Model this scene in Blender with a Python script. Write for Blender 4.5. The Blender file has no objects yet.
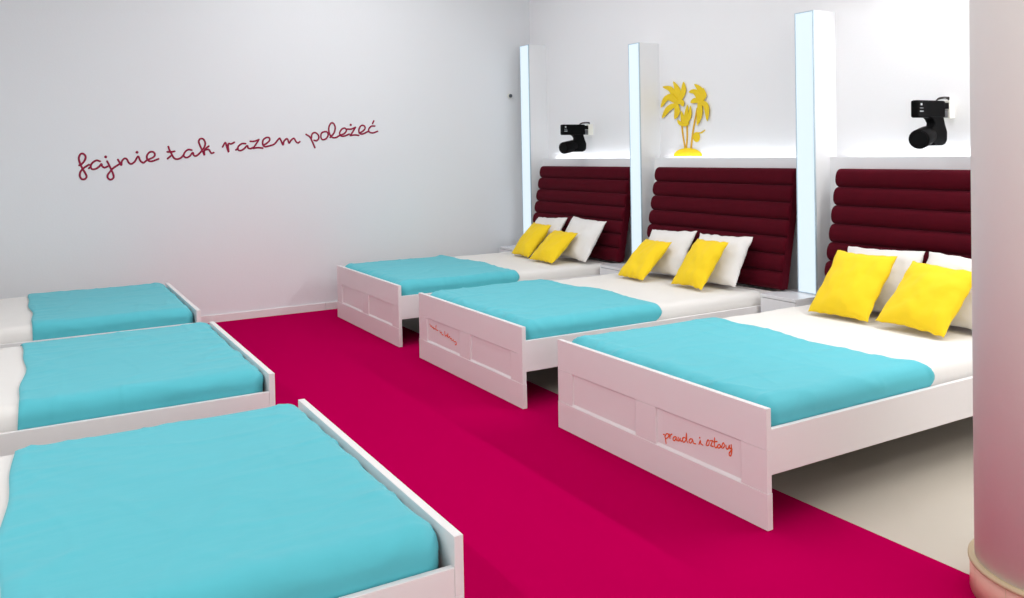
import bpy, bmesh, math, random
from mathutils import Vector, Matrix, noise
random.seed(7)
PI = math.pi
sc = bpy.context.scene
COL = sc.collection

# ------------------------------------------------------------------ camera data
F_PX = 824.78
CAM_Z = 1.4622
PPX, PPY = 512 - 22.56, 299 - 132.93          # optical axis in the frame
RV = Vector((0.87208, -0.48898, -0.01890)).normalized()
WV = Vector((0.48891, 0.87216, -0.01620)).normalized()
UV_ = RV.cross(WV).normalized()
RV = WV.cross(UV_).normalized()


def ray_at(px, py, axis, value):
    """Point of the place seen at photo pixel (px, py) on the plane axis = value."""
    d = WV * F_PX + RV * (px - PPX) - UV_ * (py - PPY)
    o = Vector((0, 0, CAM_Z))
    return o + d * ((value - o[axis]) / d[axis])


# ------------------------------------------------------------------ materials
def srgb(r, g, b):
    f = lambda c: (c / 255 / 12.92) if c / 255 <= .04045 else ((c / 255 + .055) / 1.055) ** 2.4
    return (f(r), f(g), f(b), 1)


def mat(name, col, rough=.6, bump=0.0, bscale=40, bdetail=3, var=0.0, vscale=4, sheen=0.0,
        sheen_tint=None, spec=.5, stretch=None, metallic=0.0):
    m = bpy.data.materials.new(name)
    m.use_nodes = True
    nt = m.node_tree
    b = nt.nodes['Principled BSDF']
    b.inputs['Roughness'].default_value = rough
    b.inputs['Metallic'].default_value = metallic
    b.inputs['Specular IOR Level'].default_value = spec
    b.inputs['Sheen Weight'].default_value = sheen
    if sheen_tint:
        b.inputs['Sheen Tint'].default_value = sheen_tint
    tc = nt.nodes.new('ShaderNodeTexCoord')
    src = tc.outputs['Object']
    if stretch:
        mp = nt.nodes.new('ShaderNodeMapping')
        mp.inputs['Scale'].default_value = stretch
        nt.links.new(src, mp.inputs['Vector'])
        src = mp.outputs['Vector']
    if var > 0:
        n = nt.nodes.new('ShaderNodeTexNoise')
        n.inputs['Scale'].default_value = vscale
        n.inputs['Detail'].default_value = 4
        nt.links.new(src, n.inputs['Vector'])
        mx = nt.nodes.new('ShaderNodeMix')
        mx.data_type = 'RGBA'
        mx.inputs[6].default_value = tuple(c * (1 - var) for c in col[:3]) + (1,)
        mx.inputs[7].default_value = tuple(min(1, c * (1 + var)) for c in col[:3]) + (1,)
        nt.links.new(n.outputs['Fac'], mx.inputs[0])
        nt.links.new(mx.outputs[2], b.inputs['Base Color'])
    else:
        b.inputs['Base Color'].default_value = col
    if bump > 0:
        n2 = nt.nodes.new('ShaderNodeTexNoise')
        n2.inputs['Scale'].default_value = bscale
        n2.inputs['Detail'].default_value = bdetail
        nt.links.new(src, n2.inputs['Vector'])
        bp = nt.nodes.new('ShaderNodeBump')
        bp.inputs['Strength'].default_value = 1
        bp.inputs['Distance'].default_value = bump
        nt.links.new(n2.outputs['Fac'], bp.inputs['Height'])
        nt.links.new(bp.outputs['Normal'], b.inputs['Normal'])
    return m


def emit(name, col, strength):
    m = bpy.data.materials.new(name)
    m.use_nodes = True
    b = m.node_tree.nodes['Principled BSDF']
    b.inputs['Base Color'].default_value = tuple(c * .25 for c in col[:3]) + (1,)
    b.inputs['Emission Color'].default_value = col
    b.inputs['Emission Strength'].default_value = strength
    b.inputs['Roughness'].default_value = .35
    return m


M = dict(
    wall=mat('wall_paint', srgb(243, 243, 245), .75, .0006, 60, 4),
    wall_back=mat('back_wall_paint', srgb(234, 236, 239), .7, .0006, 60, 4),
    ceiling=mat('ceiling_paint', srgb(240, 240, 240), .8),
    floor=mat('pale_floor', srgb(200, 191, 177), .5, .0004, 30, 3, .03, 3),
    carpet=mat('magenta_carpet', srgb(184, 0, 78), 1.0, .002, 420, 2, .05, 260, spec=0),
    lacquer=mat('white_lacquer', srgb(238, 234, 234), .38, .0002, 30),
    column=mat('column_paint', srgb(238, 239, 241), .5),
    panel=emit('light_panel', (.76, .89, .98, 1), .93),
    panel_edge=mat('pale_blue_edge', srgb(190, 208, 220), .3),
    led=emit('led_strip', (.93, .97, 1, 1), 9),
    sheet=mat('white_sheet', srgb(232, 229, 225), .85, .0012, 25, 5, 0, 4, .1),
    pillow=mat('white_pillow', srgb(234, 231, 228), .85, .0015, 22, 5, 0, 4, .1),
    teal=mat('turquoise_cotton', srgb(84, 190, 203), .8, .0018, 9, 5, .03, 5, .12, stretch=(1.2, 2.6, 1)),
    yellow=mat('yellow_cotton', srgb(246, 208, 0), .8, .0016, 16, 5, .02, 6, .08),
    velvet=mat('burgundy_velvet', srgb(74, 0, 17), .85, .0012, 30, 4, .18, 14, .12, (.8, .2, .3, 1), spec=.1),
    velvet_back=mat('burgundy_backing', srgb(70, 3, 18), .8),
    nightstand=mat('glossy_white', srgb(238, 238, 242), .18),
    ink=mat('burgundy_vinyl', srgb(148, 0, 56), .8),
    orange=mat('orange_vinyl', srgb(236, 92, 14), .6),
    palm=mat('yellow_acrylic', srgb(240, 205, 12), .5),
    palm_dark=mat('amber_edge', srgb(226, 176, 30), .5),
    black=mat('black_metal', srgb(3, 3, 4), .55, spec=.08),
    lens=mat('dark_lens', srgb(2, 2, 3), .4, spec=.15),
    greymetal=mat('grey_metal', srgb(95, 95, 98), .4),
    print=mat('light_print', srgb(200, 205, 210), .5),
    mount=mat('ivory_plastic', srgb(236, 236, 226), .5),
    dark=mat('dark_slats', srgb(70, 60, 52), .7),
    pillar=mat('pillar_paint', srgb(238, 234, 230), .6, .0008, 25, 4),
    pillar_base=mat('pink_tile', srgb(232, 176, 160), .35),
    pillar_rim=mat('beige_rim', srgb(206, 186, 150), .45),
    knob=mat('slate_plastic', srgb(60, 66, 80), .3),
    wire=mat('cable', srgb(25, 12, 12), .5),
)


# ------------------------------------------------------------------ builders
def link(name, bm, m, parent=None, smooth=False, bevel=0.0, loc=None):
    bmesh.ops.recalc_face_normals(bm, faces=bm.faces)
    me = bpy.data.meshes.new(name)
    bm.to_mesh(me)
    bm.free()
    me.materials.append(m)
    if smooth:
        for p in me.polygons:
            p.use_smooth = True
    o = bpy.data.objects.new(name, me)
    COL.objects.link(o)
    if parent:
        o.parent = parent
    if loc is not None:
        o.location = loc
    if bevel > 0:
        md = o.modifiers.new('bevel', 'BEVEL')
        md.width = bevel
        md.segments = 3
        md.limit_method = 'ANGLE'
    return o


def thing(name, label, cat, loc=(0, 0, 0), rotz=0, group=None):
    o = bpy.data.objects.new(name, None)
    o.empty_display_size = .1
    COL.objects.link(o)
    o.location = loc
    o.rotation_euler = (0, 0, rotz)
    return tag(o, label, cat, group)


def tag(o, label, cat, group=None):
    o['label'] = label
    o['category'] = cat
    if group:
        o['group'] = group
    return o


def struct(o):
    o['kind'] = 'structure'
    return o


def box(bm, x0, x1, y0, y1, z0, z1):
    vs = [bm.verts.new((x, y, z)) for z in (z0, z1) for y in (y0, y1) for x in (x0, x1)]
    for f in ((0, 1, 3, 2), (4, 6, 7, 5), (0, 4, 5, 1), (2, 3, 7, 6), (0, 2, 6, 4), (1, 5, 7, 3)):
        bm.faces.new([vs[i] for i in f])
    return bm


def bx(*a):
    return box(bmesh.new(), *a)


def lathe(bm, prof, seg=48, cx=0, cy=0):
    """prof: list of (radius, z); closed caps at both ends."""
    rings = []
    for r, z in prof:
        rings.append([bm.verts.new((cx + r * math.cos(2 * PI * k / seg), cy + r * math.sin(2 * PI * k / seg), z))
                      for k in range(seg)])
    for a, b in zip(rings, rings[1:]):
        for k in range(seg):
            bm.faces.new((a[k], a[(k + 1) % seg], b[(k + 1) % seg], b[k]))
    bm.faces.new(rings[0][::-1])
    bm.faces.new(rings[-1])
    return bm


def spline(pts, n=6):
    pts = [Vector(p) for p in pts]
    if len(pts) < 3:
        return pts
    P = [pts[0] * 2 - pts[1]] + pts + [pts[-1] * 2 - pts[-2]]
    out = []
    for i in range(1, len(P) - 2):
        for k in range(n):
            t = k / n
            a, b, c, d = P[i - 1], P[i], P[i + 1], P[i + 2]
            out.append(.5 * ((2 * b) + (c - a) * t + (2 * a - 5 * b + 4 * c - d) * t * t + (3 * b - a - 3 * c + d) * t ** 3))
    out.append(pts[-1])
    return out


def tube(bm, pts, r, seg=8, squash=None):
    """tube along pts; squash = (axis vector, factor) flattens it along an axis"""
    rings = []
    n = len(pts)
    up = Vector((0.13, .2, 1)).normalized()
    for i, p in enumerate(pts):
        t = (pts[min(i + 1, n - 1)] - pts[max(i - 1, 0)])
        if t.length < 1e-9:
            t = Vector((0, 0, 1))
        t.normalize()
        a = t.cross(up)
        if a.length < 1e-3:
            a = t.cross(Vector((0, 1, 0)))
        a.normalize()
        b = t.cross(a).normalized()
        ring = []
        for k in range(seg):
            o = (a * math.cos(2 * PI * k / seg) + b * math.sin(2 * PI * k / seg)) * r
            if squash:
                ax, fa = squash
                o = o - ax * (o.dot(ax)) * (1 - fa)
            ring.append(bm.verts.new(p + o))
        rings.append(ring)
    for a, b in zip(rings, rings[1:]):
        for k in range(seg):
            bm.faces.new((a[k], a[(k + 1) % seg], b[(k + 1) % seg], b[k]))
    bm.faces.new(rings[0][::-1])
    bm.faces.new(rings[-1])


def ball(bm, c, r, sx=1, sy=1, sz=1, seg=20):
    mt = Matrix.Translation(c) @ Matrix.Diagonal((r * sx, r * sy, r * sz, 1))
    bmesh.ops.create_uvsphere(bm, u_segments=seg, v_segments=seg // 2, radius=1, matrix=mt)


def prism(bm, pts, y0, y1):
    """pts: (x, z) outline extruded along y"""
    a = [bm.verts.new((x, y0, z)) for x, z in pts]
    b = [bm.verts.new((x, y1, z)) for x, z in pts]
    n = len(pts)
    for i in range(n):
        bm.faces.new((a[i], a[(i + 1) % n], b[(i + 1) % n], b[i]))
    bm.faces.new(a[::-1])
    bm.faces.new(b)
    return bm


# ------------------------------------------------------------------ the room
XW, XL, YB, YF, ZC = 4.77, -1.40, 7.567, -3.0, 3.75
LEDGE_X, LEDGE_Z = 4.70, 1.39
struct(link('floor', bx(XL - .1, XW + .1, YF - .1, YB + .1, -.1, 0), M['floor']))
struct(link('ceiling', bx(XL - .1, XW + .1, YF - .1, YB + .1, ZC, ZC + .1), M['ceiling']))
struct(link('wall_back', bx(XL - .1, XW + .1, YB, YB + .1, 0, ZC), M['wall_back']))
struct(link('wall_right', bx(XW, XW + .1, YF - .1, YB, 0, ZC), M['wall']))
struct(link('wall_left', bx(XL - .1, XL, YF - .1, YB, 0, ZC), M['wall']))
struct(link('wall_front', bx(XL, XW, YF - .1, YF, 0, ZC), M['wall']))

# baseboard along the back wall, with a fine joint
bm = bmesh.new()
for a, b in ((XL, 2.43), (2.432, 4.76)):
    box(bm, a, b, YB - .014, YB, 0, .072)
struct(link('baseboard_back', bm, M['lacquer'], bevel=.003))

# low ledge in front of the right wall: front lip and recessed channel
bm = bmesh.new()
prof = [(LEDGE_X, 0), (LEDGE_X, LEDGE_Z), (LEDGE_X + .010, LEDGE_Z), (LEDGE_X + .010, LEDGE_Z - .03), (XW, LEDGE_Z - .03), (XW, 0)]
for y in (-1.0, YB):
    pass
va = [bm.verts.new((x, -1.0, z)) for x, z in prof]
vb = [bm.verts.new((x, YB, z)) for x, z in prof]
n = len(prof)
for i in range(n):
    bm.faces.new((va[i], va[(i + 1) % n], vb[(i + 1) % n], vb[i]))
bm.faces.new(va[::-1])
bm.faces.new(vb)
struct(link('trim_1', bm, M['wall']))

# magenta carpet runner between the rows
bm = bmesh.new()
box(bm, .64, 2.745, .5, YB - .015, 0, .005)
tag(link('carpet', bm, M['carpet']), 'magenta carpet runner covering the aisle between both rows of beds', 'carpet')

# round pillar in front on the right
PC = Vector((2.8348, 1.3681, 0))
p = thing('pillar', 'pale round pillar with pink tiled base at the right edge', 'pillar', PC)
link('pillar_shaft', lathe(bmesh.new(), [(.258, .105), (.258, ZC)], 96), M['pillar'], p, smooth=True)
bm = lathe(bmesh.new(), [(.272, .0), (.272, .104)], 96)
sk = link('base_skirting', bm, M['pillar_base'], p, smooth=True)
link('skirting_rim', lathe(bmesh.new(), [(.272, .104), (.277, .106), (.277, .114), (.2725, .118), (.258, .118)], 96), M['pillar_rim'], sk, smooth=True)
bm = bmesh.new()
for k in range(12):
    a = 2 * PI * k / 12 + .35
    c, s = math.cos(a), math.sin(a)
    vs = [bm.verts.new((.2725 * c - w * s, .2725 * s + w * c, z)) for w, z in ((-.0008, 0.001), (.0008, 0.001), (.0008, .104), (-.0008, .104))]
    bm.faces.new(vs)
link('tile_joint', bm, M['pillar_rim'], sk)

# ------------------------------------------------------------------ beds
W = 1.41
FH = .47


def footboard_bm():
    """outer face at x = 0, thickness towards +x, y from -W to 0"""
    bm = bmesh.new()
    T = .026
    mg, pw, st = .13, .505, W - 2 * .13 - 2 * .505
    zb, zt = .146, .312
    # top rail and bottom rail, meeting the stiles with hairline joints
    box(bm, 0, T, -W, 0, zt + .0005, FH)
    box(bm, -.0025, T, -W - .003, .0, .0055, zb - .0005)
    for a, b in ((0, mg), (mg + pw, mg + pw + st), (mg + 2 * pw + st, W)):
        box(bm, 0, T, -b, -a, zb, zt)
    for k in range(2):
        a = mg + k * (pw + st)
        b = a + pw
        # recessed panel with bevelled sill and sides
        d, s = .009, .010
        y0, y1 = -b, -a
        V = lambda x, y, z: bm.verts.new((x, y, z))
        o = [V(0, y0, zb), V(0, y1, zb), V(0, y1, zt), V(0, y0, zt)]
        i_ = [V(d, y0 + .002, zb + s), V(d, y1 - .002, zb + s), V(d, y1 - .002, zt - .002), V(d, y0 + .002, zt - .002)]
        for j in range(4):
            bm.faces.new((o[j], o[(j + 1) % 4], i_[(j + 1) % 4], i_[j]))
        bm.faces.new(i_)
        bm.faces.new([V(T - .002, y0, zb), V(T - .002, y1, zb), V(T - .002, y1, zt), V(T - .002, y0, zt)])
    return bm


L = 2.06


def make_frame(label):
    t = thing('bed', label, 'bed', group='white panelled beds in the two rows')
    link('footboard', footboard_bm(), M['lacquer'], t, bevel=.0012)
    for y in (-W + .002, -.002 - .02):
        link('side_rail', bx(.026, L - .03, y, y + .02, .212, .388), M['lacquer'], t, bevel=.0015)
    link('head_panel', bx(L - .03, L - .008, -W, 0, .10, .468), M['lacquer'], t, bevel=.0015)
    for y in (-W + .03, -W / 2 - .02, -.07):
        link('leg', bx(L - .075, L - .032, y, y + .04, .0, .212), M['dark'], t, bevel=.002)
    link('leg', bx(1.0, 1.04, -W / 2 - .02, -W / 2 + .02, .0, .212), M['dark'], t, bevel=.002)
    bm = bmesh.new()
    k = .08
    while k < L - .1:
        box(bm, k, k + .06, -W + .03, -.03, .225, .24)
        k += .105
    link('slat_base', bm, M['dark'], t)
    return t


def copy_tree(o, parent=None):
    c = o.copy()
    COL.objects.link(c)
    if parent:
        c.parent = parent
    for ch in list(o.children):
        copy_tree(ch, c)
    return c


def drape(p, q, hx0, hx1, hy0, hy1, ztop, r):
    """arc-length coordinates (p, q) on a soft slab -> point and outward normal"""
    ex = ey = 0.0
    x, y = p, q
    if p < hx0 + r:
        ex = p - (hx0 + r); x = hx0 + r
    elif p > hx1 - r:
        ex = p - (hx1 - r); x = hx1 - r
    if q < hy0 + r:
        ey = q - (hy0 + r); y = hy0 + r
    elif q > hy1 - r:
        ey = q - (hy1 - r); y = hy1 - r
    e = math.hypot(ex, ey)
    if e < 1e-9:
        return Vector((x, y, ztop)), Vector((0, 0, 1))
    dx, dy = ex / e, ey / e
    if e < r * PI / 2:
        a = e / r
        return (Vector((x + r * math.sin(a) * dx, y + r * math.sin(a) * dy, ztop - r * (1 - math.cos(a)))),
                Vector((math.sin(a) * dx, math.sin(a) * dy, math.cos(a))))
    dn = e - r * PI / 2
    return Vector((x + r * dx, y + r * dy, ztop - r - dn)), Vector((dx, dy, 0))


MX0, MX1, MY0, MY1, MZ, MR = .042, 2.024, -W + .036, -.036, .474, .066


def mattress_bm(seed):
    bm = bmesh.new()
    NX, NY = 70, 56
    zb = .242
    hang = MR * PI / 2 + (MZ - MR - zb)
    p0, p1 = MX0 + MR - hang, MX1 - MR + hang
    q0, q1 = MY0 + MR - hang, MY1 - MR + hang
    g = []
    for i in range(NX + 1):
        row = []
        for j in range(NY + 1):
            p_ = p0 + (p1 - p0) * i / NX
            q_ = q0 + (q1 - q0) * j / NY
            P, N = drape(p_, q_, MX0, MX1, MY0, MY1, MZ, MR)
            w = -.007 * abs(noise.noise(Vector((p_ * 3 + seed * 9, q_ * 2.2, 3))))
            w -= .004 * abs(noise.noise(Vector((p_ * 9 + seed, q_ * 5, 7))))
            P = P + N * (w if N.z > .2 else w * .4)
            P.z = max(P.z, zb)
            row.append(bm.verts.new(P))
        g.append(row)
    for i in range(NX):
        for j in range(NY):
            bm.faces.new((g[i][j], g[i + 1][j], g[i + 1][j + 1], g[i][j + 1]))
    rim = [g[i][0] for i in range(NX + 1)] + [g[NX][j] for j in range(1, NY + 1)] + \
          [g[i][NY] for i in range(NX - 1, -1, -1)] + [g[0][j] for j in range(NY - 1, 0, -1)]
    bm.faces.new(rim)
    bmesh.ops.remove_doubles(bm, verts=bm.verts, dist=.0004)
    return bm


def blanket_bm(edge, seed, hang_z=.372, wr=1.0):
    """edge(s): x of the turned edge for s in 0 (y=-W side) .. 1 (y=0 side)"""
    bm = bmesh.new()
    NX, NY = 110, 110
    hang = MR * PI / 2 + (MZ - MR - hang_z)
    p0 = MX0 + MR - (MR * PI / 2 + .02)
    q0, q1 = MY0 + MR - hang, MY1 - MR + hang
    out, inn = [], []
    for i in range(NX + 1):
        ro, ri = [], []
        u = i / NX
        for j in range(NY + 1):
            s = j / NY
            xe = edge(s)
            p_ = p0 + (xe - p0) * u
            q_ = q0 + (q1 - q0) * s
            P, N = drape(p_, q_, MX0, MX1, MY0, MY1, MZ, MR)
            v = Vector((p_ * 2.4 + seed * 13, q_ * 3.5 + p_ * 1.1, seed))
            w = .0035 * abs(noise.noise(v))
            # thin pulled creases, denser towards the foot and the turned edge
            dens = .45 + .8 * max(0, 1 - u * 4) + .5 * max(0, 1 - (1 - u) * 6) + .6 * max(0, 1 - min(s, 1 - s) * 7)
            for fx, fy, am, off in ((1.7, 4.6, .0062, 3.1), (5.2, 2.3, .0050, 8.4), (4.1, 9.5, .0034, 1.7)):
                nv = noise.noise(Vector((p_ * fx + .8 * q_ + seed * 4.3, q_ * fy - .7 * p_ * fx * .4, off + seed)))
                w += 1.05 * am * dens * max(0, 1 - abs(nv) * 5.5) ** 1.6
            d = (xe - p_)
            rim = min(1, d / .035) if d < .035 else 1
            dz = min(s, 1 - s) * (q1 - q0)
            rim2 = min(1, dz / .03)
            side = 1 if N.z > .5 else .06 + .94 * max(0, N.z) / .5
            k = math.sqrt(max(0, 1 - (1 - min(rim, rim2)) ** 2))
            th = .0055 + ((.004 if N.z < .1 else .0055) + max(0, w) * wr * side) * (.25 + .75 * k)
            Q = P + N * th
            Q.x = max(Q.x, .0285)
            if Q.z < .41:
                Q.y = min(max(Q.y, -W + .0245), -.0245)
            ro.append(bm.verts.new(Q))
            ri.append(bm.verts.new(P + N * .0045))
        out.append(ro)
        inn.append(ri)
    for i in range(NX):
        for j in range(NY):
            bm.faces.new((out[i][j], out[i + 1][j], out[i + 1][j + 1], out[i][j + 1]))
            bm.faces.new((inn[i][j], inn[i][j + 1], inn[i + 1][j + 1], inn[i + 1][j]))
    ring = [(i, 0) for i in range(NX)] + [(NX, j) for j in range(NY)] + [(i, NY) for i in range(NX, 0, -1)] + [(0, j) for j in range(NY, 0, -1)]
    for a, b in zip(ring, ring[1:] + ring[:1]):
        bm.faces.new((out[a[0]][a[1]], inn[a[0]][a[1]], inn[b[0]][b[1]], out[b[0]][b[1]]))
    return bm


def pillow_bm(w, h, t, seed, ear=.06):
    """cushion lying on its face: x across, y up (0..h), z thickness; pinched corners"""
    bm = bmesh.new()
    N = 34
    def pt(i, j, sgn):
        u, v = -1 + 2 * i / N, -1 + 2 * j / N
        # rounded parameters cluster toward the edge
        u, v = math.sin(u * PI / 2), math.sin(v * PI / 2)
        e = (1 - abs(u) ** 2.6) * (1 - abs(v) ** 2.6)
        th = t / 2 * max(0, e) ** .55
        sh = 1 - ear * (1 - v * v) * abs(u) ** 2
        sv = 1 - ear * (1 - u * u) * abs(v) ** 2
        x = u * w / 2 * sh
        y = v * h / 2 * sv
        n1 = noise.noise(Vector((u * 1.6 + seed * 7, v * 1.6, sgn * 2 + seed)))
        n2 = noise.noise(Vector((u * 4 + seed * 3, v * 3.1, sgn * 5)))
        th *= 1 + .28 * n1 + .14 * n2 + .08 * noise.noise(Vector((u * 9, v * 8, seed)))
        x += .009 * noise.noise(Vector((v * 3.5, seed, 1))) * abs(u)
        y += .009 * noise.noise(Vector((u * 5, seed, 9))) * abs(v)
        return Vector((x, y + h / 2, sgn * th))
    top = [[None] * (N + 1) for _ in range(N + 1)]
    bot = [[None] * (N + 1) for _ in range(N + 1)]
    for i in range(N + 1):
        for j in range(N + 1):
            top[i][j] = bm.verts.new(pt(i, j, 1))
            bot[i][j] = top[i][j] if i in (0, N) or j in (0, N) else bm.verts.new(pt(i, j, -1))
    for i in range(N):
        for j in range(N):
            bm.faces.new((top[i][j], top[i + 1][j], top[i + 1][j + 1], top[i][j + 1]))
            bm.faces.new((bot[i][j], bot[i][j + 1], bot[i + 1][j + 1], bot[i + 1][j]))
    return bm


def place_pillow(o, B1, B2, up, rot=0.0, w=.4):
    """B1 far bottom corner, B2 near bottom corner, up = leaning direction"""
    B1, B2, up = Vector(B1), Vector(B2), Vector(up)
    x = (B2 - B1).normalized()
    y = (up - x * up.dot(x)).normalized()
    z = x.cross(y)
    m = Matrix((x, y, z)).transposed().to_4x4()
    m.translation = (B1 + B2) / 2 + Vector((0, 0, abs(math.sin(rot)) * w / 2))
    o.matrix_world = m @ Matrix.Rotation(rot, 4, 'Z')


# ---- right row
YR = [7.172, 5.389, 3.619]
XF = 2.42
POS = ['by the back wall', 'in the middle', 'nearest the pillar']
frame_lab = ['white bed with plain footboard by the back wall, right row',
             'white bed with faint orange scribble on its left footboard panel, right row',
             'white bed with orange lettering on its right footboard panel, beside pillar']
f0 = make_frame(frame_lab[0])
frames = [f0]
for i in (1, 2):
    c = copy_tree(f0)
    c['label'] = frame_lab[i]
    frames.append(c)
for i in range(3):
    frames[i].location = (XF, YR[i], 0)

mat_lab = ['mattress with white sheet on the right-row bed by the back wall',
           'mattress with white sheet on the middle bed of the right row',
           'mattress with white sheet on the bed beside the pillar']
bl_lab = ['turquoise blanket over the foot of the right-row bed by the back wall',
          'turquoise blanket over the foot of the middle right-row bed with scribbled footboard',
          'turquoise blanket over the foot of the bed beside the pillar']


def edge_r(base, a, ph):
    def e(s):
        # s=0 near side (y = -W), s=1 far side
        v = base + a * math.sin(s * 7 + ph) + .012 * math.sin(s * 19 + ph)
        v += .09 * max(0, (.22 - s) / .22) ** 1.5
        v -= .10 * max(0, (.05 - s) / .05) ** 2
        return v - XF
    return e


edges = [edge_r(3.50, .04, 4.6), edge_r(3.47, .05, 4.9), edge_r(3.445, .02, 2.2)]
for i in range(3):
    tag(link('mattress', mattress_bm(i + 1), M['sheet'], smooth=True, loc=(XF, YR[i], 0)), mat_lab[i], 'mattress', 'mattresses in white sheets')
    tag(link('blanket', blanket_bm(edges[i], i + 1), M['teal'], smooth=True, loc=(XF, YR[i], 0)), bl_lab[i], 'blanket', 'turquoise blankets')

# ---- left row (feet towards the aisle, mirrored by a half turn)
YLm = [7.030, 5.184, 3.312]
XLF = .967
WL_LABEL = ['white bed by the back wall, left row, topmost on the left',
            'white bed in the middle of the left row',
            'white bed nearest the camera at lower left']
ml = ['mattress with white sheet on the left-row bed by the back wall',
      'mattress with white sheet on the middle bed of the left row',
      'mattress with white sheet on the bed nearest the camera, lower left']
bll = ['turquoise blanket on the left-row bed by the back wall',
       'turquoise blanket on the middle bed of the left row',
       'turquoise blanket on the bed nearest the camera, lower left']


def edge_l(xedge, a, ph):
    def e(s):
        # after the half turn s=1 is the near side
        v = (XLF - xedge) + a * math.sin(s * 6 + ph) + .006 * math.sin(s * 17 + ph)
        return v
    return e


el = [edge_l(-.005, .012, 0), edge_l(-.045, .014, 2), edge_l(-.075, .012, 4)]
for i in range(3):
    c = copy_tree(f0)
    c['label'] = WL_LABEL[i]
    yo = YLm[i] - W
    c.rotation_euler = (0, 0, PI)
    c.location = (XLF, yo, 0)
    m_ = tag(link('mattress', mattress_bm(i + 5), M['sheet'], smooth=True, loc=(XLF, yo, 0)), ml[i], 'mattress', 'mattresses in white sheets')
    m_.rotation_euler = (0, 0, PI)
    b_ = tag(link('blanket', blanket_bm(el[i], i + 6), M['teal'], smooth=True, loc=(XLF, yo, 0)), bll[i], 'blanket', 'turquoise blankets')
    b_.rotation_euler = (0, 0, PI)

# ---- cushions and pillows: (name, material, B1 far corner, B2 near corner, up, w, h, t, label)
zc = .49
CW = [
    ('throw_pillow', 'yellow', (4.03, 6.79, zc), (4.01, 6.45, zc), (.25, .10, .28), .34, .38, .11, .0, 'yellow cushion at left on the bed by the back wall, right row'),
    ('throw_pillow', 'yellow', (3.95, 6.34, zc), (3.96, 5.99, zc), (.27, .10, .23), .36, .38, .11, .0, 'yellow cushion at right on the bed by the back wall, lying lower'),
    ('throw_pillow', 'yellow', (3.975, 5.11, zc), (3.965, 4.77, zc), (.28, .07, .26), .31, .39, .11, .0, 'yellow cushion at left on the middle right-row bed'),
    ('throw_pillow', 'yellow', (4.05, 4.57, zc), (4.03, 4.23, zc), (.24, .07, .30), .33, .40, .11, .0, 'yellow cushion at right on the middle right-row bed'),
    ('throw_pillow', 'yellow', (3.99, 3.32, zc), (4.01, 2.93, zc), (.27, .0, .31), .385, .45, .12, .0, 'yellow cushion at left on the bed beside the pillar'),
    ('throw_pillow', 'yellow', (3.99, 2.88, zc), (4.00, 2.49, zc), (.29, -.02, .29), .39, .43, .12, -.06, 'yellow cushion at right, partly hidden by the pillar'),
    ('bed_pillow', 'pillow', (4.23, 6.89, zc), (4.22, 6.41, zc), (.19, -.02, .31), .50, .38, .12, .05, 'white pillow at left against the headboard by the back wall'),
    ('bed_pillow', 'pillow', (4.22, 6.36, zc), (4.22, 5.84, zc), (.20, .0, .31), .52, .41, .12, -.04, 'white pillow at right against the headboard by the back wall'),
    ('bed_pillow', 'pillow', (4.23, 5.18, zc), (4.22, 4.68, zc), (.19, .0, .31), .51, .38, .12, .05, 'white pillow at left against the middle headboard'),
    ('bed_pillow', 'pillow', (4.22, 4.64, zc), (4.24, 4.12, zc), (.19, .0, .31), .50, .39, .13, .03, 'white pillow at right against the middle headboard'),
    ('bed_pillow', 'pillow', (4.24, 3.37, zc), (4.24, 2.87, zc), (.19, .0, .31), .50, .41, .12, .03, 'white pillow behind the left yellow cushion on bed beside pillar'),
    ('bed_pillow', 'pillow', (4.23, 2.86, zc), (4.23, 2.36, zc), (.18, .0, .31), .50, .41, .12, -.03, 'white pillow behind the right yellow cushion beside the pillar'),
]
for k, (nm, mm, B1, B2, up, w, h, t, rot, lab) in enumerate(CW):
    o = link(nm, pillow_bm(w, h, t, k + 1.3), M[mm], smooth=True)
    tag(o, lab, 'pillow' if nm == 'bed_pillow' else 'cushion', 'white pillows' if nm == 'bed_pillow' else 'yellow cushions')
    place_pillow(o, B1, B2, up, rot, w)

# ------------------------------------------------------------------ headboards
def roll_bm(width, rz, rx):
    """horizontal stuffed roll along y with domed ends"""
    bm = bmesh.new()
    seg = 28
    prof = []
    c = .016
    for k in range(7):
        a = PI / 2 * k / 6
        prof.append((-width / 2 + c - c * math.cos(a), .75 + .25 * math.sin(a)))
    n = 40
    for k in range(1, n):
        prof.append((-width / 2 + c + (width - 2 * c) * k / n, 1 + .015 * noise.noise(Vector((k * .4, rz * 90, 2)))))
    for k in range(7):
        a = PI / 2 * (1 - k / 6)
        prof.append((width / 2 - c + c * math.cos(a), .75 + .25 * math.sin(a)))
    rings = []
    for y, s in prof:
        ring = []
        for k in range(seg):
            a = 2 * PI * k / seg
            ca, sa = math.cos(a), math.sin(a)
            ring.append(bm.verts.new((rx * s * (abs(ca) ** .9) * (1 if ca > 0 else -1), y, rz * s * (abs(sa) ** .8) * (1 if sa > 0 else -1))))
        rings.append(ring)
    for a, b in zip(rings, rings[1:]):
        for k in range(seg):
            bm.faces.new((a[k], a[(k + 1) % seg], b[(k + 1) % seg], b[k]))
    bm.faces.new(rings[0][::-1])
    bm.faces.new(rings[-1])
    return bm


HBW = 1.44
PITCH = .1205
LEAN = math.radians(11.0)
hb_lab = ['burgundy velvet channelled headboard by the back wall, below the left spotlight',
          'burgundy velvet channelled headboard in the middle, below the yellow palms',
          'burgundy velvet channelled headboard nearest the pillar']


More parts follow.
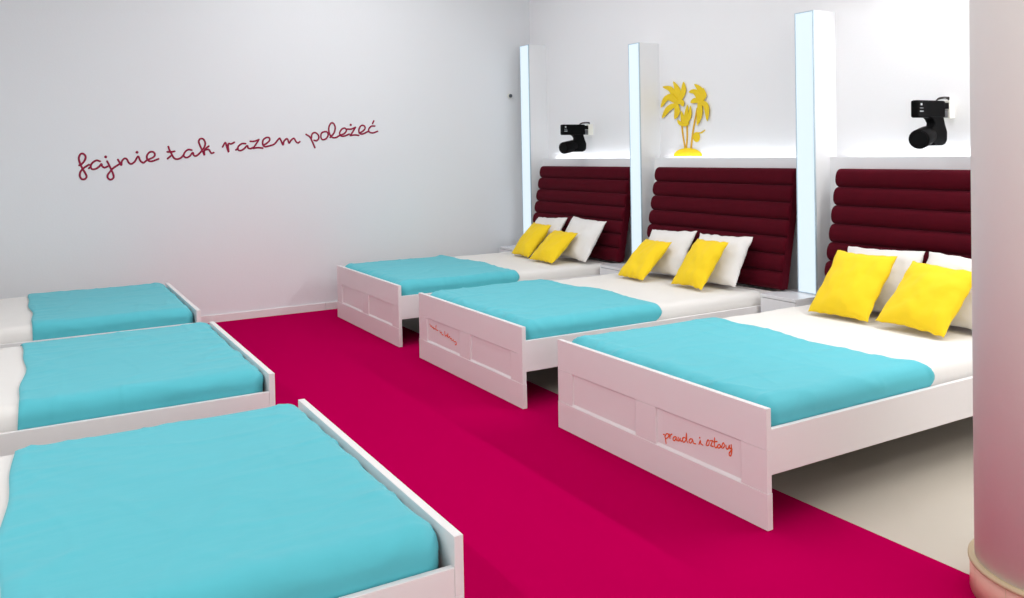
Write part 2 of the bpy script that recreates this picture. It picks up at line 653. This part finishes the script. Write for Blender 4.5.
def make_headboard(lab):
    t = thing('headboard', lab, 'headboard', group='burgundy velvet headboards')
    for k in range(7):
        z = .055 + PITCH * k
        link('channel', roll_bm(HBW, PITCH / 2 + .001, .046), M['velvet'], t, smooth=True, loc=(0, 0, z))
    link('side_panel', bx(-.030, .034, -HBW / 2 - .004, -HBW / 2 + .004, .004, PITCH * 7 - .012), M['velvet'], t, bevel=.006)
    link('backing_board', bx(.012, .034, -HBW / 2 + .02, HBW / 2 - .02, .0, PITCH * 7 - .02), M['velvet_back'], t)
    return t


h0 = make_headboard(hb_lab[0])
HY = [6.425, 4.645, 2.87]
for i in range(3):
    hb = h0 if i == 0 else copy_tree(h0)
    hb['label'] = hb_lab[i]
    hb.rotation_euler = (0, LEAN, 0)
    hb.location = (4.487, HY[i], .490)

# ------------------------------------------------------------------ nightstands and light columns
ns_lab = ['white nightstand in the corner beside the back wall, under leftmost column',
          'white nightstand between the far and middle right-row beds',
          'white nightstand between the middle bed and the bed beside the pillar']
NSY = [(7.20, 7.50), (5.45, 5.745), (3.66, 3.95)]


def make_nightstand(lab, wy):
    t = thing('nightstand', lab, 'nightstand', group='white nightstands between the beds')
    D = .395
    bm = bmesh.new()
    box(bm, .018, D, 0, .016, .05, .456)
    box(bm, .018, D, wy - .016, wy, .05, .456)
    box(bm, D - .012, D, .016, wy - .016, .05, .456)
    box(bm, .018, D, .016, wy - .016, .05, .066)
    link('body', bm, M['nightstand'], t, bevel=.001)
    link('top_panel', bx(0, D, -.002, wy + .002, .456, .476), M['nightstand'], t, bevel=.0015)
    for a, b in ((.265, .452), (.056, .261)):
        d = link('drawer', bx(0, .018, .002, wy - .002, a, b), M['nightstand'], t, bevel=.0015)
        link('knob', bx(-.012, 0, wy / 2 - .03, wy / 2 + .03, (a + b) / 2 - .004, (a + b) / 2 + .004), M['greymetal'], d, bevel=.001)
    link('plinth', bx(.03, D, .01, wy - .01, 0, .05), M['lacquer'], t)
    return t


n0 = make_nightstand(ns_lab[0], .292)
for i in range(3):
    ns = n0 if i == 0 else copy_tree(n0)
    ns['label'] = ns_lab[i]
    ns.location = (4.30, NSY[i][0] + (.01 if i else 0), 0)

col_lab = ['white rectangular light column in the corner by the back wall',
           'white light column left of the yellow palms',
           'white light column at right of the yellow palms']
CX = 4.55
CY = [(7.25, 7.42), (5.488, 5.63), (3.71, 3.862)]
CH = [2.575, 2.375, 2.365]
for i in range(3):
    y0, y1 = CY[i]
    zt, zb = CH[i], .476
    t = thing('light_column', col_lab[i], 'column', (CX, y0, zb), group='white columns with lit fronts')
    w, d, h = y1 - y0, XW - CX, zt - zb
    link('column_body', prism(bmesh.new(), [(.012, 0), (LEDGE_X - CX, 0), (LEDGE_X - CX, LEDGE_Z - zb), (d, LEDGE_Z - zb), (d, h), (.012, h)], 0, w), M['column'], t)
    bm = bmesh.new()
    e = .007
    box(bm, 0, .012, 0, e, 0, h)
    box(bm, 0, .012, w - e, w, 0, h)
    box(bm, 0, .012, e, w - e, h - e, h)
    box(bm, 0, .012, e, w - e, 0, e)
    link('panel_frame', bm, M['panel_edge'], t, bevel=.001)
    link('light_panel', bx(.003, .0118, e, w - e, e, h - e), M['panel'], t)

# LED strips lying in the ledge channel, one for each bay
led_lab = ['glowing strip light on the ledge under the left black spotlight',
           'glowing strip light on the ledge behind the yellow palms',
           'glowing strip light on the ledge under the black spotlight by pillar']
for i, (a, b) in enumerate([(5.66, 7.08), (3.88, 5.34), (2.10, 3.58)]):
    tag(link('strip_light', bx(LEDGE_X + .030, LEDGE_X + .045, a, b, LEDGE_Z - .03, LEDGE_Z - .022), M['led']), led_lab[i], 'strip light', 'strip lights on the ledge')

# ------------------------------------------------------------------ wall spotlights
def make_spot(lab):
    """origin on the wall, x = 0 at the wall, the room towards -x"""
    t = thing('spotlight', lab, 'spotlight', group='black wall spotlights')
    link('wall_mount', bx(-.055, 0, -.022, .022, -.055, .05), M['mount'], t, bevel=.003)
    link('driver_box', bx(-.355, -.09, -.022, .026, -.052, .048), M['black'], t, bevel=.012)
    link('connector', bx(-.092, -.055, -.012, .012, -.05, -.005), M['greymetal'], t, bevel=.002)
    link('connector', bx(-.092, -.055, -.018, .018, .0, .036), M['black'], t, bevel=.002)
    # curved arm going down from the driver box
    out = [(-.255, -.045), (-.12, -.045), (-.105, -.09), (-.085, -.135), (-.088, -.185), (-.105, -.205), (-.13, -.213), (-.215, -.213),
           (-.235, -.19), (-.245, -.13), (-.215, -.105), (-.205, -.085), (-.222, -.062)]
    link('yoke_arm', prism(bmesh.new(), out, -.028, .028), M['black'], t, bevel=.008)
    # lamp head aimed down at the bed
    bm = lathe(bmesh.new(), [(.030, -.06), (.046, -.045), (.056, 0), (.056, .142), (.052, .150)], 40)
    hd = link('lamp_head', bm, M['black'], t, smooth=True)
    ax = Vector((-.93, -.30, -.14)).normalized()
    hd.rotation_mode = 'QUATERNION'
    hd.rotation_quaternion = Vector((0, 0, 1)).rotation_difference(ax)
    hd.location = (-.215, .02, -.155)
    ln = lathe(bmesh.new(), [(.048, .1505), (.048, .152)], 40)
    link('lens', ln, M['lens'], hd)
    bm = bmesh.new()
    tube(bm, spline([(-.15, 0, .045), (-.12, .004, .062), (-.08, 0, .068), (-.05, .0, .068), (-.03, 0, .058), (-.03, 0, .048)]), .0045, 8)
    tube(bm, spline([(-.15, .008, .045), (-.11, .012, .056), (-.08, .008, .060), (-.04, .006, .060)]), .003, 8)
    ball(bm, Vector((-.035, 0, .064)), .009)
    link('cable', bm, M['wire'], t, smooth=True)
    # small print on the side of the driver box
    bm = bmesh.new()
    box(bm, -.330, -.315, -.0232, -.0219, .018, .030)
    box(bm, -.337, -.305, -.0232, -.0219, -.018, -.013)
    for k in range(4):
        box(bm, -.336 + k * .008, -.331 + k * .008, -.0232, -.0219, .001, .004)
    link('print', bm, M['print'], t)
    return t


s0 = make_spot('black wall spotlight above the headboard beside the leftmost column')
s0.location = (XW, 6.47, 1.668)
s1 = copy_tree(s0)
s1['label'] = 'black wall spotlight above the headboard nearest the pillar'
s1.location = (XW, 2.915, 1.668)

# small round sensor on the back wall
c = ray_at(509.5, 96, 1, YB)
t = thing('wall_sensor', 'tiny dark round sensor on the back wall beside the corner column', 'sensor', (c.x, YB, c.z))
bm = lathe(bmesh.new(), [(.026, 0), (.026, .012), (.022, .016)], 32)
o = link('sensor_base', bm, M['mount'], t, smooth=True)
o.rotation_euler = (PI / 2, 0, 0)
bm = lathe(bmesh.new(), [(.019, .016), (.019, .026), (.014, .034), (.004, .037)], 32)
o = link('sensor_head', bm, M['knob'], t, smooth=True)
o.rotation_euler = (PI / 2, 0, 0)

# ------------------------------------------------------------------ hand-written lettering
def letter(name, strokes, ox, oy, s, axis, value, r, m, parent, nrm, off, dots=()):
    bm = bmesh.new()
    for st in strokes:
        pts = [ray_at(ox + x / s, oy + y / s, axis, value) + nrm * off for x, y in st]
        tube(bm, spline(pts, 6), r, 8, (nrm, .4))
        for q in (pts[0], pts[-1]):
            ball(bm, q, r, *[(.4 if abs(nrm[k]) > .5 else 1) for k in range(3)], seg=8)
    for x, y in dots:
        q = ray_at(ox + x / s, oy + y / s, axis, value) + nrm * off
        ball(bm, q, r * 1.45, *[(.3 if abs(nrm[k]) > .5 else 1) for k in range(3)], seg=12)
    return link(name, bm, m, parent, smooth=True)


fajnie = [[(192, 352), (215, 340), (245, 305), (255, 265), (232, 237), (205, 240), (188, 275), (195, 320), (222, 380), (252, 430), (265, 465), (245, 490), (215, 488), (197, 455), (205, 415), (235, 380), (288, 345)],
          [(398, 312), (365, 303), (325, 325), (305, 360), (320, 390), (360, 385), (395, 360), (412, 338), (420, 360), (445, 375), (475, 362)],
          [(288, 382), (306, 366)],
          [(470, 312), (490, 350), (510, 395), (530, 440), (533, 475), (505, 495), (478, 480), (475, 450), (500, 415), (530, 380), (600, 335)],
          [(577, 295), (598, 330), (612, 350), (615, 315), (640, 285), (665, 290), (685, 325), (710, 338), (745, 315), (778, 262), (800, 305), (832, 326), (867, 300),
           (932, 270), (945, 240), (927, 218), (892, 222), (865, 260), (875, 300), (912, 312), (982, 288)]]
tak = [[(282, 215), (292, 245), (318, 295), (340, 330), (372, 340), (410, 325), (440, 290)], [(272, 268), (310, 268), (345, 262)], [(275, 335), (318, 298)],
       [(515, 250), (480, 245), (448, 270), (435, 305), (460, 325), (495, 310), (525, 275), (535, 300), (560, 308), (600, 275), (638, 225), (650, 180), (630, 140),
        (600, 138), (585, 165), (600, 210), (622, 255), (642, 300), (640, 265), (655, 235), (685, 210)], [(650, 248), (685, 245), (710, 280), (735, 275)]]
razem = [[(125, 318), (152, 275), (165, 310), (185, 370), (180, 320), (185, 285), (210, 288), (242, 272)],
         [(355, 285), (320, 285), (285, 310), (275, 340), (300, 355), (335, 340), (370, 305), (380, 328), (405, 335), (425, 325)], [(258, 348), (280, 330)],
         [(400, 262), (440, 262), (487, 245)], [(487, 245), (465, 280), (430, 332)], [(430, 332), (480, 325), (525, 330)],
         [(530, 300), (560, 285), (592, 255), (590, 228), (560, 225), (530, 250), (525, 290), (545, 315), (590, 308), (640, 290), (670, 255), (692, 232), (705, 250), (728, 298),
          (735, 265), (760, 238), (775, 245), (788, 280), (805, 255), (835, 232), (855, 262), (875, 278), (895, 265)]]
polezec = [[(60, 293), (95, 315), (115, 350), (148, 425)], [(112, 335), (120, 290), (150, 275), (182, 300), (185, 335), (165, 355), (140, 352)],
           [(245, 265), (215, 280), (208, 320), (225, 345), (260, 335), (280, 300), (270, 270), (245, 265)],
           [(300, 322), (316, 305), (340, 275), (350, 225), (335, 185), (310, 180), (288, 220), (290, 275), (315, 318), (355, 325), (400, 300), (440, 285), (462, 255), (450, 232),
            (420, 238), (395, 275), (405, 305), (440, 310), (490, 290)],
           [(472, 240), (510, 240), (552, 222)], [(552, 222), (530, 260), (500, 305)], [(500, 305), (545, 298), (585, 303)],
           [(590, 280), (620, 265), (648, 235), (640, 208), (610, 205), (588, 240), (590, 275), (620, 290), (680, 262)],
           [(745, 210), (710, 212), (685, 240), (690, 268), (725, 278), (772, 262)], [(722, 185), (735, 158)]]
NB = Vector((0, -1, 0))
t = thing('wall_lettering', 'burgundy handwritten sentence running up across the back wall', 'lettering', (0.3, YB, 1.3))
for strokes, ox, oy, dots in ((fajnie, 60, 130, ((455, 268), (767, 222))), (tak, 140, 125, ()), (razem, 210, 115, ()), (polezec, 300, 105, ((505, 198),))):
    o = letter('word', strokes, ox, oy, 9.967, 1, YB, .0082, M['ink'], None, NB, .002, dots)
    o.parent = t
    o.matrix_parent_inverse = Matrix.Translation(t.location).inverted()

prawda = [[(100, 170), (120, 185), (135, 280)], [(118, 200), (140, 165), (165, 172), (160, 205), (130, 225)],
          [(172, 168), (182, 222)], [(181, 200), (190, 176), (206, 168)],
          [(248, 198), (224, 206), (218, 235), (238, 245), (256, 212)], [(258, 205), (258, 238), (268, 248)],
          [(280, 205), (277, 240), (290, 250), (303, 215)], [(303, 215), (309, 248), (324, 250), (334, 212)],
          [(365, 215), (345, 208), (330, 235), (345, 265), (370, 240), (378, 155), (382, 240), (398, 272)],
          [(450, 230), (425, 225), (408, 255), (430, 275), (455, 240), (462, 275), (490, 285)]]
and_i = [[(528, 290), (545, 245), (550, 280), (575, 300)]]
sztosy = [[(612, 298), (634, 238), (650, 262), (644, 298), (624, 306)], [(662, 248), (692, 246)], [(692, 246), (668, 308)], [(668, 308), (700, 316)],
          [(716, 214), (713, 300), (728, 332), (744, 320)], [(702, 260), (746, 256)],
          [(775, 292), (755, 300), (752, 328), (772, 334), (788, 310), (775, 292)], [(796, 330), (818, 272), (834, 310), (812, 338)],
          [(850, 302), (856, 340), (876, 345), (892, 302)], [(914, 296), (920, 380), (905, 430), (888, 400), (925, 350)], [(892, 302), (898, 342), (914, 335)]]
scrib = [[(150, 210), (160, 242), (176, 238), (182, 262), (200, 256), (207, 284), (224, 276), (232, 292)], [(243, 232), (240, 270), (248, 297), (272, 306)],
         [(300, 308), (306, 340), (322, 332), (328, 360), (350, 376)],
         [(372, 318), (374, 360), (382, 392), (398, 372), (408, 400), (420, 350), (420, 395), (428, 412), (446, 394), (452, 428), (470, 424), (478, 452), (502, 446),
          (510, 470), (540, 478), (546, 512), (528, 518)]]
NF = Vector((-1, 0, 0))
for words, ox, oy, s, fr in (((prawda, ()), (and_i, ((537, 212),)), (sztosy, ())), 655, 420, 11.965, 2), (((scrib[:2], ()), (scrib[2:3], ()), (scrib[3:], ())), 420, 310, 14.95, 1):
    if fr == 2:
        s = 11.965
    fb = [ch for ch in frames[fr].children if ch.name.startswith('footboard')][0]
    for st, dots in words:
        o = letter('word', st, ox, oy, s, 0, XF + .009, .0027 if fr == 2 else .0034, M['orange'], None, NF, .0012, dots)
        o['label'] = 'orange handwritten word'
        o.parent = fb
        o.matrix_parent_inverse = Matrix.Translation(frames[fr].location).inverted()

# ------------------------------------------------------------------ palm cut-out on the wall
PX = XW
PS, POX, POY = 7.03, 655, 75


def pp(x, y, off=0.0):
    return ray_at(POX + x / PS, POY + y / PS, 0, PX) + Vector((-off, 0, 0))


def slab(bm, poly, th=.006, base=.0):
    a = [bm.verts.new(pp(x, y, base)) for x, y in poly]
    b = [bm.verts.new(pp(x, y, base + th)) for x, y in poly]
    n = len(poly)
    for i in range(n):
        bm.faces.new((a[i], a[(i + 1) % n], b[(i + 1) % n], b[i]))
    bm.faces.new(a[::-1])
    bm.faces.new(b)


def leaf(bm, pts, w, base):
    c = [Vector((x, y)) for x, y in pts]
    sp = spline([Vector((v.x, v.y, 0)) for v in c], 7)
    n = len(sp)
    Lf, Rt = [], []
    for i, q in enumerate(sp):
        t_ = sp[min(i + 1, n - 1)] - sp[max(i - 1, 0)]
        nn = Vector((-t_.y, t_.x, 0)).normalized()
        u = i / (n - 1)
        ww = w * (math.sin(PI * min(1, .12 + .88 * u)) ** .7) * (1.0 if u < .98 else .2)
        Lf.append((q.x + nn.x * ww * .5, q.y + nn.y * ww * .5))
        Rt.append((q.x - nn.x * ww * .5, q.y - nn.y * ww * .5))
    slab(bm, Lf + Rt[::-1], .005, base)


pt_ = thing('palm_wall_decoration', 'yellow cut-out of palm trees on a small island, on wall above middle headboard', 'wall decoration', (PX, 5.15, LEDGE_Z))


def pal(name, bm, m):
    o = link(name, bm, m)
    o.parent = pt_
    o.matrix_parent_inverse = Matrix.Translation(pt_.location).inverted()
    return o


crowns = [
    [((165, 200), (120, 105), (58, 82)), ((165, 200), (165, 110), (135, 45)), ((160, 200), (205, 120), (208, 48)),
     ((165, 195), (95, 160), (48, 230)), ((165, 205), (105, 235), (58, 305)), ((160, 200), (165, 260), (148, 312)), ((155, 190), (195, 190), (208, 222)), ((165, 190), (120, 150), (80, 170))],
    [((325, 185), (325, 110), (282, 62)), ((325, 185), (290, 120), (243, 120)), ((320, 185), (345, 140), (345, 90)), ((325, 180), (350, 150), (362, 118)),
     ((325, 180), (290, 180), (258, 195)), ((322, 180), (325, 270), (305, 355)), ((322, 180), (370, 220), (378, 325))],
    [((215, 355), (200, 300), (188, 252)), ((215, 355), (225, 280), (235, 208)), ((215, 355), (185, 340), (165, 315)), ((215, 355), (250, 290), (258, 215)), ((215, 358), (235, 340), (243, 330))],
]
for ci, cr in enumerate(crowns):
    bm = bmesh.new()
    for k, l in enumerate(cr):
        leaf(bm, l, 37 if ci < 2 else 25, .006 + .0014 * k)
    pal('palm_fronds', bm, M['palm'])
for path, w in ((((186, 270), (196, 400), (214, 518)), 9), (((228, 350), (228, 440), (222, 518)), 9), (((300, 230), (272, 380), (255, 518)), 10)):
    bm = bmesh.new()
    sp = spline([Vector((x, y, 0)) for x, y in path], 8)
    slab(bm, [(q.x - w / 2, q.y) for q in sp] + [(q.x + w / 2, q.y) for q in sp[::-1]], .005, .001)
    pal('palm_trunk', bm, M['palm_dark'])
bm = bmesh.new()
slab(bm, [(295 + 23 * math.cos(2 * PI * k / 28), 436 + 35 * math.sin(2 * PI * k / 28)) for k in range(28)], .006, .002)
slab(bm, [(300, 402), (325, 402), (352, 384), (355, 389), (330, 411), (304, 410)], .005, .001)
pal('coconut', bm, M['palm'])
bm = bmesh.new()
slab(bm, [(236 + 98 * math.cos(PI * k / 30), 570 - 57 * math.sin(PI * k / 30)) for k in range(31)], .008, .003)
pal('island', bm, M['palm'])

# ------------------------------------------------------------------ light
def area(name, loc, size, energy, color=(1, 1, 1), target=None, direction=None):
    ld = bpy.data.lights.new(name, 'AREA')
    ld.shape = 'RECTANGLE'
    ld.size, ld.size_y = size
    ld.energy = energy
    ld.color = color
    o = bpy.data.objects.new(name, ld)
    COL.objects.link(o)
    o.location = loc
    d = Vector(direction) if direction else (Vector(target) - Vector(loc))
    o.rotation_mode = 'QUATERNION'
    if abs(d.normalized().z) > .999:
        o.rotation_quaternion = (1, 0, 0, 0)
    else:
        o.rotation_quaternion = d.to_track_quat('-Z', 'Y')
    return o


area('ceiling_lamp', (2.5, 5.2, ZC - .05), (1.8, 3.2), 55, direction=(0, 0, -1))
area('ceiling_lamp', (3.2, -1.1, ZC - .05), (1.6, .6), 44, direction=(0, 0, -1))
area('front_fill', (1.4, -2.85, 2.0), (3.2, 1.6), 50, direction=(.25, 1, .12))  # unseen fill behind the camera, added to brighten pillar and footboards
# lamps running along the two side walls, above the frame
def line_lamp(name, x, y0, y1, z, energy, dx):
    o = area(name, (x, (y0 + y1) / 2, z), (y1 - y0, .06), energy, (1, 1, 1), direction=(dx, 0, -.9))
    # long side along y
    d = Vector((dx, 0, -.9)).normalized()
    zz = -d
    xx = Vector((0, 1, 0))
    yy = zz.cross(xx)
    o.rotation_mode = 'XYZ'
    o.rotation_euler = Matrix((xx, yy, zz)).transposed().to_euler()
    return o


line_lamp('line_lamp', 4.55, 0.6, 3.3, 2.72, 56, -1)
line_lamp('line_lamp', -1.12, -.6, 5.2, 2.72, 46, 1)

w = bpy.data.worlds.new('world')
sc.world = w
w.use_nodes = True
w.node_tree.nodes['Background'].inputs[0].default_value = (1, 1, 1, 1)
w.node_tree.nodes['Background'].inputs[1].default_value = .3

# ------------------------------------------------------------------ camera
cd = bpy.data.cameras.new('camera')
cam = bpy.data.objects.new('camera', cd)
COL.objects.link(cam)
cd.sensor_fit = 'HORIZONTAL'
cd.sensor_width = 36
cd.lens = F_PX * 36 / 1024
cd.shift_x = -(PPX - 512) / 1024
cd.shift_y = (PPY - 299) / 1024
cd.clip_start = .05
mm = Matrix((RV, UV_, -WV)).transposed().to_4x4()
mm.translation = (0, 0, CAM_Z)
cam.matrix_world = mm
sc.camera = cam

sc.view_settings.view_transform = 'Standard'
sc.view_settings.look = 'None'
sc.view_settings.exposure = -0.08
sc.view_settings.gamma = 1
sc.view_settings.use_curve_mapping = False
